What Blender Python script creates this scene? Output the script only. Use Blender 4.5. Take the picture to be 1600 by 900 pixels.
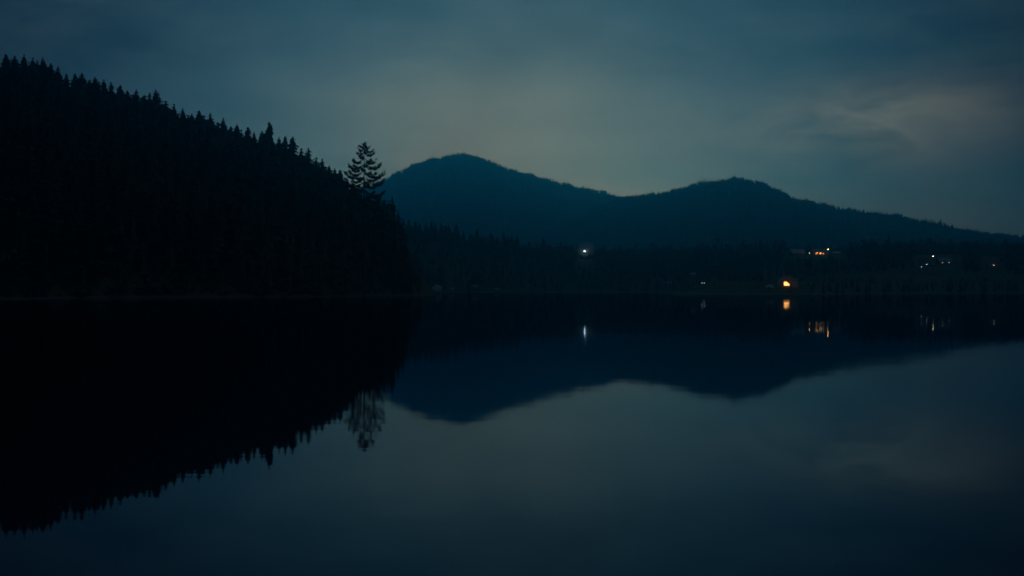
import bpy, math, random
import numpy as np

for o in list(bpy.data.objects):
    bpy.data.objects.remove(o)
S = bpy.context.scene
C = S.collection
R = math.radians

# ------------------------------------------------------------------ camera
CAM_Z = 3.0
cam_d = bpy.data.cameras.new('camera')
cam = bpy.data.objects.new('camera', cam_d)
C.objects.link(cam)
cam.location = (0, 0, CAM_Z)
cam.rotation_euler = (R(90), 0, 0)
cam_d.sensor_width = 36
cam_d.lens = 40
cam_d.clip_start = 0.5
cam_d.clip_end = 20000
S.camera = cam
FPX = 1600 * 40 / 36          # focal length in photograph pixels

# ------------------------------------------------------------------ sky (blue hour, sun already set behind the hills)
W = bpy.data.worlds.new('World')
S.world = W
W.use_nodes = True
nt = W.node_tree
nt.nodes.clear()
def N(tree, kind, **kw):
    n = tree.nodes.new(kind)
    for k, v in kw.items():
        setattr(n, k, v)
    return n
def L(tree, a, b):
    tree.links.new(a, b)
def math_node(tree, op, a, b=None, c=None, clamp=False):
    n = N(tree, 'ShaderNodeMath', operation=op, use_clamp=clamp)
    for i, v in enumerate((a, b, c)):
        if v is None:
            continue
        if isinstance(v, (int, float)):
            n.inputs[i].default_value = v
        else:
            L(tree, v, n.inputs[i])
    return n.outputs[0]
def mixcol(tree, fac, a, b, mode='MIX'):
    n = N(tree, 'ShaderNodeMix', data_type='RGBA', blend_type=mode)
    n.clamp_factor = True
    for i, v in ((0, fac), (6, a), (7, b)):
        if isinstance(v, (int, float)):
            n.inputs[i].default_value = v
        elif isinstance(v, tuple):
            n.inputs[i].default_value = (*v, 1)
        else:
            L(tree, v, n.inputs[i])
    return n.outputs[2]
def smooth(tree, v, lo, hi):
    n = N(tree, 'ShaderNodeMapRange', interpolation_type='SMOOTHSTEP')
    L(tree, v, n.inputs[0])
    n.inputs[1].default_value = lo
    n.inputs[2].default_value = hi
    return n.outputs[0]

GLOW_AZ = R(0.3)              # where the sun went down
tc = N(nt, 'ShaderNodeTexCoord')
nrm = N(nt, 'ShaderNodeVectorMath', operation='NORMALIZE')
L(nt, tc.outputs['Generated'], nrm.inputs[0])
sep = N(nt, 'ShaderNodeSeparateXYZ')
L(nt, nrm.outputs[0], sep.inputs[0])
dx, dy, dz = sep.outputs
# soft large clouds that break up the glow
mp = N(nt, 'ShaderNodeMapping')
mp.inputs['Scale'].default_value = (2.6, 2.6, 7.5)
L(nt, nrm.outputs[0], mp.inputs[0])
no1 = N(nt, 'ShaderNodeTexNoise')
no1.inputs['Scale'].default_value = 1.5
no1.inputs['Detail'].default_value = 5
no1.inputs['Roughness'].default_value = 0.52
no1.inputs['Distortion'].default_value = 0.35
L(nt, mp.outputs[0], no1.inputs['Vector'])
cl = no1.outputs['Fac']
# angle to the glow
lat = math_node(nt, 'SUBTRACT', math_node(nt, 'MULTIPLY', math_node(nt, 'ARCSINE', dx), 180 / math.pi), math.degrees(GLOW_AZ))
lev = math_node(nt, 'SUBTRACT', math_node(nt, 'MULTIPLY', math_node(nt, 'ARCSINE', dz), 180 / math.pi), 3.6)
lev = math_node(nt, 'DIVIDE', lev, 7.2)
lev = math_node(nt, 'MULTIPLY', math_node(nt, 'SUBTRACT', 1.0, math_node(nt, 'EXPONENT', math_node(nt, 'MULTIPLY', math_node(nt, 'MULTIPLY', lev, lev), -1.0))), 14.5)
ang = math_node(nt, 'SQRT', math_node(nt, 'ADD', math_node(nt, 'MULTIPLY', lat, lat), math_node(nt, 'MULTIPLY', lev, lev)))
ang = math_node(nt, 'ADD', ang, math_node(nt, 'MULTIPLY', math_node(nt, 'SUBTRACT', cl, 0.5), 7.0))
fac = math_node(nt, 'DIVIDE', ang, 60.0, clamp=True)
ramp = N(nt, 'ShaderNodeValToRGB')
L(nt, fac, ramp.inputs[0])
cr = ramp.color_ramp
cr.interpolation = 'B_SPLINE'
SKY = [(0.0, (.44, .41, .255)), (4.5, (.335, .345, .235)), (9, (.142, .200, .180)), (13, (.046, .120, .146)),
       (18, (.014, .064, .094)), (23, (.003, .024, .046)), (30, (.002, .013, .026)), (50, (.002, .012, .025))]
while len(cr.elements) < len(SKY):
    cr.elements.new(0.5)
for e, (a, c) in zip(cr.elements, SKY):
    e.position = a / 60
    e.color = (*c, 1)
col = ramp.outputs[0]
# afterglow low over the horizon
low = math_node(nt, 'EXPONENT', math_node(nt, 'DIVIDE', math_node(nt, 'MAXIMUM', math_node(nt, 'MULTIPLY', dz, 180 / math.pi), 0.0), -2.6))
lobe = math_node(nt, 'DIVIDE', lat, 15.0)
lobe = math_node(nt, 'EXPONENT', math_node(nt, 'MULTIPLY', math_node(nt, 'MULTIPLY', lobe, lobe), -1.0))
ahead = math_node(nt, 'GREATER_THAN', dy, 0.0)
low = math_node(nt, 'MULTIPLY', math_node(nt, 'MULTIPLY', low, lobe), ahead)
col = mixcol(nt, 1.0, col, mixcol(nt, low, (0.0, 0.0, 0.0), (3.5, 2.25, 1.05)), 'ADD')
# bank of grey cloud to the east of the glow, with one lighter torn edge
no2 = N(nt, 'ShaderNodeTexNoise')
no2.inputs['Scale'].default_value = 2.6
no2.inputs['Detail'].default_value = 6
no2.inputs['Roughness'].default_value = 0.55
mp2 = N(nt, 'ShaderNodeMapping')
mp2.inputs['Scale'].default_value = (2.2, 2.2, 6.0)
mp2.inputs['Rotation'].default_value = (0, R(-6), 0)
L(nt, nrm.outputs[0], mp2.inputs[0])
L(nt, mp2.outputs[0], no2.inputs['Vector'])
bank_x = math_node(nt, 'ADD', dx, math_node(nt, 'MULTIPLY', math_node(nt, 'SUBTRACT', no2.outputs['Fac'], 0.5), 0.16))
bank = smooth(nt, bank_x, 0.20, 0.36)
bank = math_node(nt, 'MULTIPLY', bank, smooth(nt, math_node(nt, 'ADD', dz, math_node(nt, 'MULTIPLY', math_node(nt, 'SUBTRACT', cl, 0.5), 0.10)), 0.20, 0.11))
col = mixcol(nt, math_node(nt, 'MULTIPLY', bank, 0.9), col, (.19, .125, .085))
# torn lighter cloud edge
def sq(v, c, w):
    t = math_node(nt, 'DIVIDE', math_node(nt, 'SUBTRACT', v, c), w)
    return math_node(nt, 'MULTIPLY', t, t)
tilt = math_node(nt, 'SUBTRACT', dz, math_node(nt, 'MULTIPLY', dx, 0.07))
no3 = N(nt, 'ShaderNodeTexNoise')
no3.inputs['Scale'].default_value = 9.0
no3.inputs['Detail'].default_value = 6
no3.inputs['Roughness'].default_value = 0.6
no3.inputs['Distortion'].default_value = 0.6
mp4 = N(nt, 'ShaderNodeMapping')
mp4.inputs['Scale'].default_value = (1.0, 1.0, 2.6)
L(nt, nrm.outputs[0], mp4.inputs[0]); L(nt, mp4.outputs[0], no3.inputs['Vector'])
tilt = math_node(nt, 'ADD', tilt, math_node(nt, 'MULTIPLY', math_node(nt, 'SUBTRACT', no3.outputs['Fac'], 0.5), 0.045))
g = math_node(nt, 'ADD', sq(dx, 0.272, 0.090), sq(tilt, 0.116, 0.026))
g = math_node(nt, 'EXPONENT', math_node(nt, 'MULTIPLY', g, -1.0))
front = math_node(nt, 'GREATER_THAN', dy, 0.0)
g = math_node(nt, 'MULTIPLY', math_node(nt, 'MULTIPLY', g, front), smooth(nt, no3.outputs['Fac'], 0.20, 0.62))
col = mixcol(nt, math_node(nt, 'MULTIPLY', g, 0.8), col, (.50, .48, .31))
# dark cloud farther east
far_bank = smooth(nt, math_node(nt, 'ADD', dx, math_node(nt, 'MULTIPLY', math_node(nt, 'SUBTRACT', cl, 0.5), 0.10)), 0.35, 0.46)
col = mixcol(nt, math_node(nt, 'MULTIPLY', far_bank, 0.93), col, (.012, .018, .022))
# streaky veil
veil = smooth(nt, no2.outputs['Fac'], 0.40, 0.70)
col = mixcol(nt, math_node(nt, 'MULTIPLY', veil, 0.16), col, (.16, .19, .15))
# mottled thickness of the cloud layer
mot = math_node(nt, 'ADD', math_node(nt, 'MULTIPLY', math_node(nt, 'SUBTRACT', no3.outputs['Fac'], 0.5), 0.60), math_node(nt, 'MULTIPLY', math_node(nt, 'SUBTRACT', no2.outputs['Fac'], 0.5), 0.75))
mot = math_node(nt, 'ADD', mot, 0.98)
mul = N(nt, 'ShaderNodeVectorMath', operation='SCALE')
L(nt, col, mul.inputs[0]); L(nt, mot, mul.inputs['Scale'])
col = mul.outputs[0]
# clear air of the twilight sky above the clouds
sky = N(nt, 'ShaderNodeTexSky', sky_type='NISHITA')
sky.sun_disc = False
sky.sun_elevation = R(-3)
sky.sun_rotation = GLOW_AZ
sky.altitude = 400
clear = N(nt, 'ShaderNodeVectorMath', operation='SCALE')
L(nt, sky.outputs[0], clear.inputs[0])
clear.inputs['Scale'].default_value = 0.06
add = N(nt, 'ShaderNodeVectorMath', operation='ADD')
L(nt, col, add.inputs[0])
L(nt, clear.outputs[0], add.inputs[1])
bg = N(nt, 'ShaderNodeBackground')
L(nt, add.outputs[0], bg.inputs[0])
bg.inputs[1].default_value = 1.0
out = N(nt, 'ShaderNodeOutputWorld')
L(nt, bg.outputs[0], out.inputs[0])

# ------------------------------------------------------------------ exposure and renderer
S.view_settings.view_transform = 'Standard'
S.view_settings.look = 'None'
S.view_settings.exposure = 0
S.view_settings.gamma = 1
S.view_settings.use_curve_mapping = False
cy = S.cycles
cy.use_denoising = True
cy.max_bounces = 6
cy.diffuse_bounces = 2
cy.glossy_bounces = 3
cy.volume_bounces = 2
cy.use_adaptive_sampling = False
cy.sample_clamp_indirect = 6

HAZE_DENSITY = 3.8e-4
HAZE_COLOR = (0.02, 0.59, 0.97)
HAZE_G = 0.90
WATER_TINT = (.43, .60, .73)

# ------------------------------------------------------------------ helpers
rng = np.random.default_rng(11)
random.seed(5)

def ray(px, py, D):
    """point at depth D (metres from the camera's jetty) on the line of sight of a photograph pixel"""
    return ((px - 800) / FPX * D, D, CAM_Z - (py - 450) / FPX * D)

def pix(x, y, z):
    return 800 + x / y * FPX, 450 - (z - CAM_Z) / y * FPX

def tag(o, label=None, cat=None, group=None, kind=None):
    if label: o['label'] = label
    if cat: o['category'] = cat
    if group: o['group'] = group
    if kind: o['kind'] = kind
    return o

def mesh_np(name, V, Fc, mats, smooth_=False, fmat=None):
    me = bpy.data.meshes.new(name)
    V = np.asarray(V, dtype=np.float32)
    Fc = np.asarray(Fc, dtype=np.int32)
    k = Fc.shape[1]
    me.vertices.add(len(V)); me.vertices.foreach_set('co', V.ravel())
    me.loops.add(Fc.size); me.loops.foreach_set('vertex_index', Fc.ravel())
    me.polygons.add(len(Fc))
    me.polygons.foreach_set('loop_start', np.arange(0, Fc.size, k, dtype=np.int32))
    if smooth_:
        me.polygons.foreach_set('use_smooth', np.ones(len(Fc), dtype=bool))
    for m in (mats if isinstance(mats, (list, tuple)) else [mats]):
        me.materials.append(m)
    if fmat is not None:
        me.polygons.foreach_set('material_index', np.asarray(fmat, dtype=np.int32))
    me.update(calc_edges=True)
    return me

def link(name, me, parent=None, loc=(0, 0, 0), rz=0, scale=None):
    o = bpy.data.objects.new(name, me)
    C.objects.link(o)
    o.location = loc
    o.rotation_euler = (0, 0, rz)
    if scale: o.scale = scale
    if parent: o.parent = parent
    return o

class MB:
    """collects simple shapes into one mesh"""
    def __init__(s): s.v = []; s.f = []
    def poly(s, pts):
        i = len(s.v); s.v += [tuple(p) for p in pts]; s.f.append(list(range(i, i + len(pts)))); return s
    def box(s, x0, x1, y0, y1, z0, z1):
        i = len(s.v)
        s.v += [(x, y, z) for z in (z0, z1) for y in (y0, y1) for x in (x0, x1)]
        s.f += [[i + k for k in q] for q in ((0, 2, 3, 1), (4, 5, 7, 6), (0, 1, 5, 4), (2, 6, 7, 3), (0, 4, 6, 2), (1, 3, 7, 5))]
        return s
    def prism(s, outline, y0, y1):
        """outline in xz, counter-clockwise seen from -y"""
        n = len(outline); i = len(s.v)
        s.v += [(x, y0, z) for x, z in outline] + [(x, y1, z) for x, z in outline]
        s.f.append([i + k for k in range(n)]); s.f.append([i + n + k for k in range(n)][::-1])
        for k in range(n):
            s.f.append([i + k, i + n + k, i + n + (k + 1) % n, i + (k + 1) % n])
        return s
    def tube(s, pts, radii, n=8, cap=True):
        i0 = len(s.v)
        P = [np.array(p, float) for p in pts]
        for k, p in enumerate(P):
            d = P[min(k + 1, len(P) - 1)] - P[max(k - 1, 0)]
            d /= np.linalg.norm(d) + 1e-9
            a = np.cross(d, (0, 1, 0.01)) if abs(d[1]) < .9 else np.cross(d, (1, 0, 0.01))
            a /= np.linalg.norm(a); b = np.cross(d, a)
            for j in range(n):
                t = 2 * math.pi * j / n
                s.v.append(tuple(p + radii[k] * (math.cos(t) * a + math.sin(t) * b)))
        for k in range(len(P) - 1):
            for j in range(n):
                a = i0 + k * n + j; b = i0 + k * n + (j + 1) % n
                s.f.append([a, b, b + n, a + n])
        if cap:
            s.f.append([i0 + j for j in range(n)][::-1]); s.f.append([i0 + (len(P) - 1) * n + j for j in range(n)])
        return s
    def ball(s, c, r, nu=10, nv=6, sz=1.0):
        i0 = len(s.v)
        for a in range(1, nv):
            t = math.pi * a / nv
            for b in range(nu):
                p = 2 * math.pi * b / nu
                s.v.append((c[0] + r * math.sin(t) * math.cos(p), c[1] + r * math.sin(t) * math.sin(p), c[2] + r * sz * math.cos(t)))
        top = len(s.v); s.v.append((c[0], c[1], c[2] + r * sz)); s.v.append((c[0], c[1], c[2] - r * sz))
        for b in range(nu):
            s.f.append([top, i0 + b, i0 + (b + 1) % nu])
            e = i0 + (nv - 2) * nu
            s.f.append([top + 1, e + (b + 1) % nu, e + b])
        for a in range(nv - 2):
            for b in range(nu):
                q = i0 + a * nu
                s.f.append([q + b, q + nu + b, q + nu + (b + 1) % nu, q + (b + 1) % nu])
        return s
    def build(s, name, mat, parent=None, smooth_=False):
        me = bpy.data.meshes.new(name)
        me.from_pydata(s.v, [], s.f)
        me.materials.append(mat)
        if smooth_:
            me.polygons.foreach_set('use_smooth', [True] * len(me.polygons))
        me.update()
        return link(name, me, parent)

def empty(name, loc, rz=0):
    o = bpy.data.objects.new(name, None)
    C.objects.link(o)
    o.location = loc
    o.rotation_euler = (0, 0, rz)
    o.empty_display_size = 0.5
    return o

# ------------------------------------------------------------------ materials
def material(name, base, rough=0.8, vary=0.25, scale=1.0, spec=0.3, base2=None, metal=0.0, bump=0.0):
    m = bpy.data.materials.new(name); m.use_nodes = True
    t = m.node_tree; b = t.nodes['Principled BSDF']
    b.inputs['Roughness'].default_value = rough
    b.inputs['Specular IOR Level'].default_value = spec
    b.inputs['Metallic'].default_value = metal
    co = N(t, 'ShaderNodeTexCoord')
    n = N(t, 'ShaderNodeTexNoise')
    n.inputs['Scale'].default_value = scale
    n.inputs['Detail'].default_value = 5
    L(t, co.outputs['Object'], n.inputs['Vector'])
    lo = tuple(c * (1 - vary) for c in base)
    hi = base2 or tuple(min(1, c * (1 + vary)) for c in base)
    L(t, mixcol(t, smooth(t, n.outputs['Fac'], .3, .7), lo, hi), b.inputs['Base Color'])
    if bump:
        bm = N(t, 'ShaderNodeBump'); bm.inputs['Strength'].default_value = bump
        L(t, n.outputs['Fac'], bm.inputs['Height']); L(t, bm.outputs[0], b.inputs['Normal'])
    return m

def emitter(name, color, strength):
    m = bpy.data.materials.new(name); m.use_nodes = True
    b = m.node_tree.nodes['Principled BSDF']
    b.inputs['Base Color'].default_value = (.6, .6, .6, 1)
    b.inputs['Emission Color'].default_value = (*color, 1)
    b.inputs['Emission Strength'].default_value = strength
    return m

M = {}
M['needles'] = material('spruce_needles', (.034, .056, .036), .75, .35, .35, .2)
M['needles_far'] = material('far_needles', (.034, .054, .038), .8, .3, .05, .15)
M['forest_floor'] = material('needle_litter', (.030, .024, .017), .95, .4, .4, .1, bump=.4)
M['bark'] = material('bark', (.060, .045, .035), .9, .35, 3, .1, bump=.4)
M['wood'] = material('weathered_boards', (.13, .095, .070), .8, .3, 2.5)
M['timber'] = material('dark_stained_boards', (.075, .058, .045), .85, .25, 2.0, .15)
M['plaster'] = material('pale_plaster', (.42, .40, .36), .85, .1, 1.0)
M['plaster_grey'] = material('grey_plaster', (.30, .31, .31), .85, .12, 1.0)
M['roof_pale'] = material('pale_metal_roof', (.27, .285, .30), .45, .12, .6, .5)
M['roof_dark'] = material('dark_tile_roof', (.10, .06, .05), .75, .25, 2.0)
M['roof_grey'] = material('grey_slate_roof', (.16, .17, .18), .6, .2, 2.0)
M['glass'] = material('dark_window_glass', (.015, .018, .02), .06, .1, 1, .6)
M['white_paint'] = material('white_paint', (.75, .75, .72), .5, .05, 2)
M['steel'] = material('galvanised_steel', (.33, .34, .35), .4, .12, 4, .5, metal=.7)
M['rock'] = material('pale_rock', (.34, .33, .30), .85, .25, 1.3, bump=.5)
M['car_paint'] = material('dark_car_paint', (.03, .035, .045), .25, .1, 3, .6)
M['rubber'] = material('tyre_rubber', (.02, .02, .02), .8, .2, 8, .2)
M['concrete'] = material('concrete', (.30, .30, .28), .85, .15, 1.5)
M['amber'] = emitter('amber_lamp_glow', (1.0, .42, .10), 42)
M['amber_soft'] = emitter('amber_window_glow', (1.0, .36, .08), 1.6)
M['amber_window'] = emitter('bright_amber_glow', (1.0, .2, .03), 5.5)
t = M['amber_window'].node_tree; b = t.nodes['Principled BSDF']     # lamplight behind the pane, hottest near the lamp
co = N(t, 'ShaderNodeTexCoord'); vd = N(t, 'ShaderNodeVectorMath', operation='DISTANCE'); L(t, co.outputs['Object'], vd.inputs[0]); vd.inputs[1].default_value = (-.35, 0, 1.35)
L(t, mixcol(t, smooth(t, vd.outputs['Value'], 1.1, .2), (1.0, .25, .036), (1.0, .44, .12)), b.inputs['Emission Color'])
M['warm'] = emitter('warm_white_lamp_glow', (1.0, .70, .40), 17)
M['cool'] = emitter('cool_white_lamp_glow', (.86, .97, 1.0), 62)
M['green_white'] = emitter('greenish_lamp_glow', (.62, 1.0, .86), 4.5)
M['head'] = emitter('headlamp_glow', (.90, .97, 1.0), 2.6)
M['warm_dim'] = emitter('dim_warm_lamp_glow', (1.0, .70, .40), 9)
M['tiny'] = emitter('faint_lamp_glow', (.85, .95, 1.0), 3)

# ground: short grass, bare earth, gravel near the waterline
m = bpy.data.materials.new('meadow_and_forest_floor'); m.use_nodes = True
t = m.node_tree; b = t.nodes['Principled BSDF']
b.inputs['Roughness'].default_value = .95
b.inputs['Specular IOR Level'].default_value = .1
geo = N(t, 'ShaderNodeNewGeometry')
n1 = N(t, 'ShaderNodeTexNoise'); n1.inputs['Scale'].default_value = .03; n1.inputs['Detail'].default_value = 8
n2 = N(t, 'ShaderNodeTexNoise'); n2.inputs['Scale'].default_value = .35; n2.inputs['Detail'].default_value = 6
L(t, geo.outputs['Position'], n1.inputs['Vector']); L(t, geo.outputs['Position'], n2.inputs['Vector'])
grass = mixcol(t, smooth(t, n1.outputs['Fac'], .35, .65), (.040, .055, .028), (.075, .072, .045))
sepg = N(t, 'ShaderNodeSeparateXYZ'); L(t, geo.outputs['Position'], sepg.inputs[0])
zz = math_node(t, 'ADD', sepg.outputs[2], math_node(t, 'MULTIPLY', n2.outputs['Fac'], -1.6))
L(t, mixcol(t, smooth(t, zz, .2, -.5), grass, (.085, .080, .070)), b.inputs['Base Color'])
bm = N(t, 'ShaderNodeBump'); bm.inputs['Strength'].default_value = .5; bm.inputs['Distance'].default_value = .5
L(t, n2.outputs['Fac'], bm.inputs['Height']); L(t, bm.outputs[0], b.inputs['Normal'])
M['ground'] = m

# water: still lake with the faintest breath of wind
m = bpy.data.materials.new('still_lake_water'); m.use_nodes = True
t = m.node_tree; t.nodes.clear()
deep = N(t, 'ShaderNodeBsdfDiffuse'); deep.inputs[0].default_value = (.004, .009, .012, 1)
mirror = N(t, 'ShaderNodeBsdfAnisotropic'); mirror.inputs['Color'].default_value = (*WATER_TINT, 1); mirror.distribution = 'BECKMANN'
fres = N(t, 'ShaderNodeFresnel'); fres.inputs[0].default_value = 1.333
both = N(t, 'ShaderNodeMixShader'); wout = N(t, 'ShaderNodeOutputMaterial')
L(t, fres.outputs[0], both.inputs[0]); L(t, deep.outputs[0], both.inputs[1]); L(t, mirror.outputs[0], both.inputs[2]); L(t, both.outputs[0], wout.inputs[0])
geo = N(t, 'ShaderNodeNewGeometry')
w0 = N(t, 'ShaderNodeTexNoise'); w0.inputs['Scale'].default_value = .018; w0.inputs['Detail'].default_value = 4
mpw = N(t, 'ShaderNodeMapping'); mpw.inputs['Scale'].default_value = (.6, 1.6, 1)
L(t, geo.outputs['Position'], mpw.inputs[0]); L(t, mpw.outputs[0], w0.inputs['Vector'])
ruf = N(t, 'ShaderNodeMapRange'); L(t, w0.outputs['Fac'], ruf.inputs[0])
ruf.inputs[1].default_value = .42; ruf.inputs[2].default_value = .68; ruf.inputs[3].default_value = .025; ruf.inputs[4].default_value = .066
L(t, ruf.outputs[0], mirror.inputs['Roughness'])
w1 = N(t, 'ShaderNodeTexNoise'); w1.inputs['Scale'].default_value = .55; w1.inputs['Detail'].default_value = 3
mp3 = N(t, 'ShaderNodeMapping'); mp3.inputs['Scale'].default_value = (.35, 1.0, 1); mp3.inputs['Rotation'].default_value = (0, 0, R(12))
L(t, geo.outputs['Position'], mp3.inputs[0]); L(t, mp3.outputs[0], w1.inputs['Vector'])
bm = N(t, 'ShaderNodeBump'); bm.inputs['Strength'].default_value = 1.0; bm.inputs['Distance'].default_value = .0022
w2 = N(t, 'ShaderNodeTexNoise'); w2.inputs['Scale'].default_value = 3.2; w2.inputs['Detail'].default_value = 2
L(t, mp3.outputs[0], w2.inputs['Vector'])
L(t, math_node(t, 'ADD', w1.outputs['Fac'], math_node(t, 'MULTIPLY', w2.outputs['Fac'], .16)), bm.inputs['Height']); L(t, bm.outputs[0], mirror.inputs['Normal'])
M['water'] = m

# ------------------------------------------------------------------ the lie of the land
LAKE = np.array([(-60, 7), (-200, -8), (-310, 70), (-270, 200), (-200, 262), (-135, 298), (-97, 343), (-64, 372), (-44, 402), (-36, 440),
                 (-42, 540), (-66, 660), (-58, 745), (0, 790), (90, 800), (130, 760), (112, 660), (74, 560), (82, 512), (112, 498), (142, 512),
                 (190, 566), (262, 622), (345, 662), (440, 600), (450, 330), (360, 90), (160, 4), (40, 7)], float)

def ragged_line(pts, r):
    out_ = []
    for A, B in zip(pts, np.roll(pts, -1, 0)):
        ln = np.hypot(*(B - A)); n = max(1, int(ln / 14)); nrm_ = np.array([-(B - A)[1], (B - A)[0]]) / ln
        for k in range(n):
            j = 0 if k == 0 else r.normal() * min(3.2, ln * .06)
            out_.append(A + (B - A) * k / n + nrm_ * j)
    return np.array(out_)
LAKE = ragged_line(LAKE, np.random.default_rng(17))

def seg_dist(P, A, B):
    d = B - A
    t = np.clip(((P - A) @ d) / (d @ d), 0, 1)
    q = A + t[:, None] * d
    return np.hypot(*(P - q).T)

def lake_dist(P):
    dist = np.full(len(P), 1e9); inside = np.zeros(len(P), bool)
    n = len(LAKE)
    for i in range(n):
        A, B = LAKE[i], LAKE[(i + 1) % n]
        dist = np.minimum(dist, seg_dist(P, A, B))
        if A[1] != B[1]:
            c = ((A[1] > P[:, 1]) != (B[1] > P[:, 1])) & (P[:, 0] < (B[0] - A[0]) * (P[:, 1] - A[1]) / (B[1] - A[1]) + A[0])
            inside ^= c
    return np.where(inside, -dist, dist)

def hill_line(rows, width):
    """rows: (px, py of the ground on the crest, depth) -> dense polyline x, y, height, width"""
    a = np.array([(*ray(px, py, D),) for px, py, D in rows])
    s = np.linspace(0, len(a) - 1, 14 * len(a))
    i = np.arange(len(a))
    w = np.array(width if np.ndim(width) else [width] * len(a), float)
    q = np.stack([np.interp(s, i, a[:, k]) for k in range(3)] + [np.interp(s, i, w)], 1)
    ker = np.ones(9) / 9
    for k in (0, 1, 2, 3):
        p = np.pad(q[:, k], 4, mode='edge'); q[:, k] = np.convolve(p, ker, 'valid')
    return q

# crest of the near wooded slope; heights are the ground, the trees stand on top
TIPS = [(-160, 60), (-60, 72), (10, 81), (22, 85), (37, 82), (52, 87), (67, 87), (79, 97), (90, 101), (104, 113), (118, 112), (128, 111), (139, 122), (149, 118),
        (163, 122), (176, 126), (187, 130), (200, 139), (213, 137), (224, 146), (234, 142), (244, 138), (259, 155), (272, 160), (286, 167), (299, 175),
        (312, 170), (329, 174), (348, 181), (360, 195), (369, 191), (387, 196), (397, 204), (410, 202), (422, 187), (436, 212), (446, 209), (457, 210),
        (470, 229), (482, 228), (493, 243), (502, 246), (514, 256), (523, 261), (532, 263), (542, 276), (552, 284), (590, 300), (601, 306), (613, 303), (622, 324), (630, 338)]
tipx = np.array([a for a, _ in TIPS], float); tipy = np.array([b for _, b in TIPS], float)
NEAR = hill_line([(-700, 90, 430), (-400, 105, 435), (-160, 120, 440), (0, 146, 450), (110, 172, 465), (230, 203, 480), (330, 236, 490), (425, 272, 490), (480, 296, 470),
                  (540, 326, 445), (569, 345, 425), (600, 366, 425), (625, 395, 428), (645, 430, 432)],
                 [230, 200, 185, 165, 150, 140, 130, 112, 95, 70, 58, 50, 40, 30])
KNOLL = hill_line([(520, 335, 850), (600, 358, 870), (640, 372, 880), (700, 381, 900), (780, 392, 920), (850, 400, 935), (913, 406, 950), (960, 426, 960)], 120)
FAR_A = hill_line([(330, 372, 3700), (440, 342, 3750), (520, 316, 3800), (560, 303, 3800), (600, 288, 3800), (630, 272, 3800), (660, 258, 3800), (690, 251, 3800),
                   (722, 246, 3800), (755, 253, 3800), (790, 269, 3800), (830, 277, 3800), (880, 291, 3780), (930, 302, 3760), (965, 311, 3740),
                   (1000, 322, 3700), (1060, 345, 3700), (1140, 375, 3700)], 1250)
FAR_B = hill_line([(820, 384, 3050), (880, 358, 3030), (930, 334, 3000), (965, 318, 3000), (990, 315, 2980), (1020, 311, 2950), (1060, 303, 2930), (1100, 291, 2900), (1150, 284, 2880),
                   (1185, 291, 2850), (1215, 304, 2820), (1240, 316, 2800), (1300, 327, 2750), (1370, 339, 2700), (1430, 351, 2650), (1500, 366, 2600),
                   (1540, 373, 2560), (1600, 375, 2500), (1700, 381, 2450), (1900, 388, 2400), (2300, 400, 2300)], 760)

def hill_near(P, Q):
    """hill as the union of cones along its crest"""
    best = np.zeros(len(P))
    ok_ = P[:, 1] < 1300
    p = P[ok_]; b_ = best[ok_]
    for k in range(0, len(Q), 2):
        q2 = ((p[:, 0] - Q[k, 0]) ** 2 + (p[:, 1] - Q[k, 1]) ** 2) / Q[k, 3] ** 2
        b_ = np.maximum(b_, Q[k, 2] * np.clip(1.0632 - np.sqrt(q2 + .004), 0, 1) ** 1.18)
    best[ok_] = b_
    return best

def hill_z(P, Q):
    best = np.full(len(P), 1e9); idx = np.zeros(len(P), int)
    for k in range(len(Q)):
        d = (P[:, 0] - Q[k, 0]) ** 2 + (P[:, 1] - Q[k, 1]) ** 2
        mk = d < best; best[mk] = d[mk]; idx[mk] = k
    q = np.sqrt(best) / Q[idx, 3]
    s = np.sqrt(q * q + .004) - .0632
    return Q[idx, 2] * np.clip(1 - s, 0, 1) ** 1.18

def wob(P, sc, seed):
    r = np.random.default_rng(seed); z = np.zeros(len(P))
    for k in range(7):
        a = r.uniform(0, 2 * math.pi); f = r.uniform(.6, 1.8) / sc
        z += np.sin((P[:, 0] * math.cos(a) + P[:, 1] * math.sin(a)) * f * 2 * math.pi + r.uniform(0, 6.3))
    return z / 7

def ground(P, parts=False):
    P = np.atleast_2d(np.asarray(P, float))[:, :2]
    d = lake_dist(P)
    base = np.where(d < 0, np.maximum(-3.5, .16 * d), .04 * np.minimum(d, 8) + 70 * (1 - np.exp(-np.maximum(d - 3, 0) / 900)))
    dd = np.clip(d / 60, 0, 1)
    def bump(cx, cy, a, s):
        return a * np.exp(-((P[:, 0] - cx) ** 2 + (P[:, 1] - cy) ** 2) / (2 * s * s))
    base += dd * (bump(258, 985, 13, 170) + 1.5 * wob(P, 160, 3)) + np.clip(d / 25, 0, 1) * (bump(98, 572, 4.2, 26) + bump(150, 585, 1.0, 30))
    sh = np.clip(d / 14, 0, 1); sh = sh * sh * (3 - 2 * sh)
    hs = [hill_near(P, NEAR), hill_near(P, KNOLL), hill_z(P, FAR_A), hill_z(P, FAR_B)]
    hs[0] = np.where(d < 0, -9, hs[0] * sh); hs[1] = np.where(d < 0, -9, hs[1] * sh)
    hs[2] = hs[2] * (1 + .05 * wob(P, 700, 8) * np.clip((FAR_A[:, 2].max() - hs[2]) / 200, 0, 1))
    hs[3] = hs[3] * (1 + .06 * wob(P, 520, 9) * np.clip((FAR_B[:, 2].max() - hs[3]) / 160, 0, 1))
    H = np.where(d < 0, base, np.maximum.reduce([base] + hs))
    if parts:
        return H, np.argmax(np.stack([base] + hs), 0)
    return H

def gz(x, y):
    return float(ground([(x, y)])[0])

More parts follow.
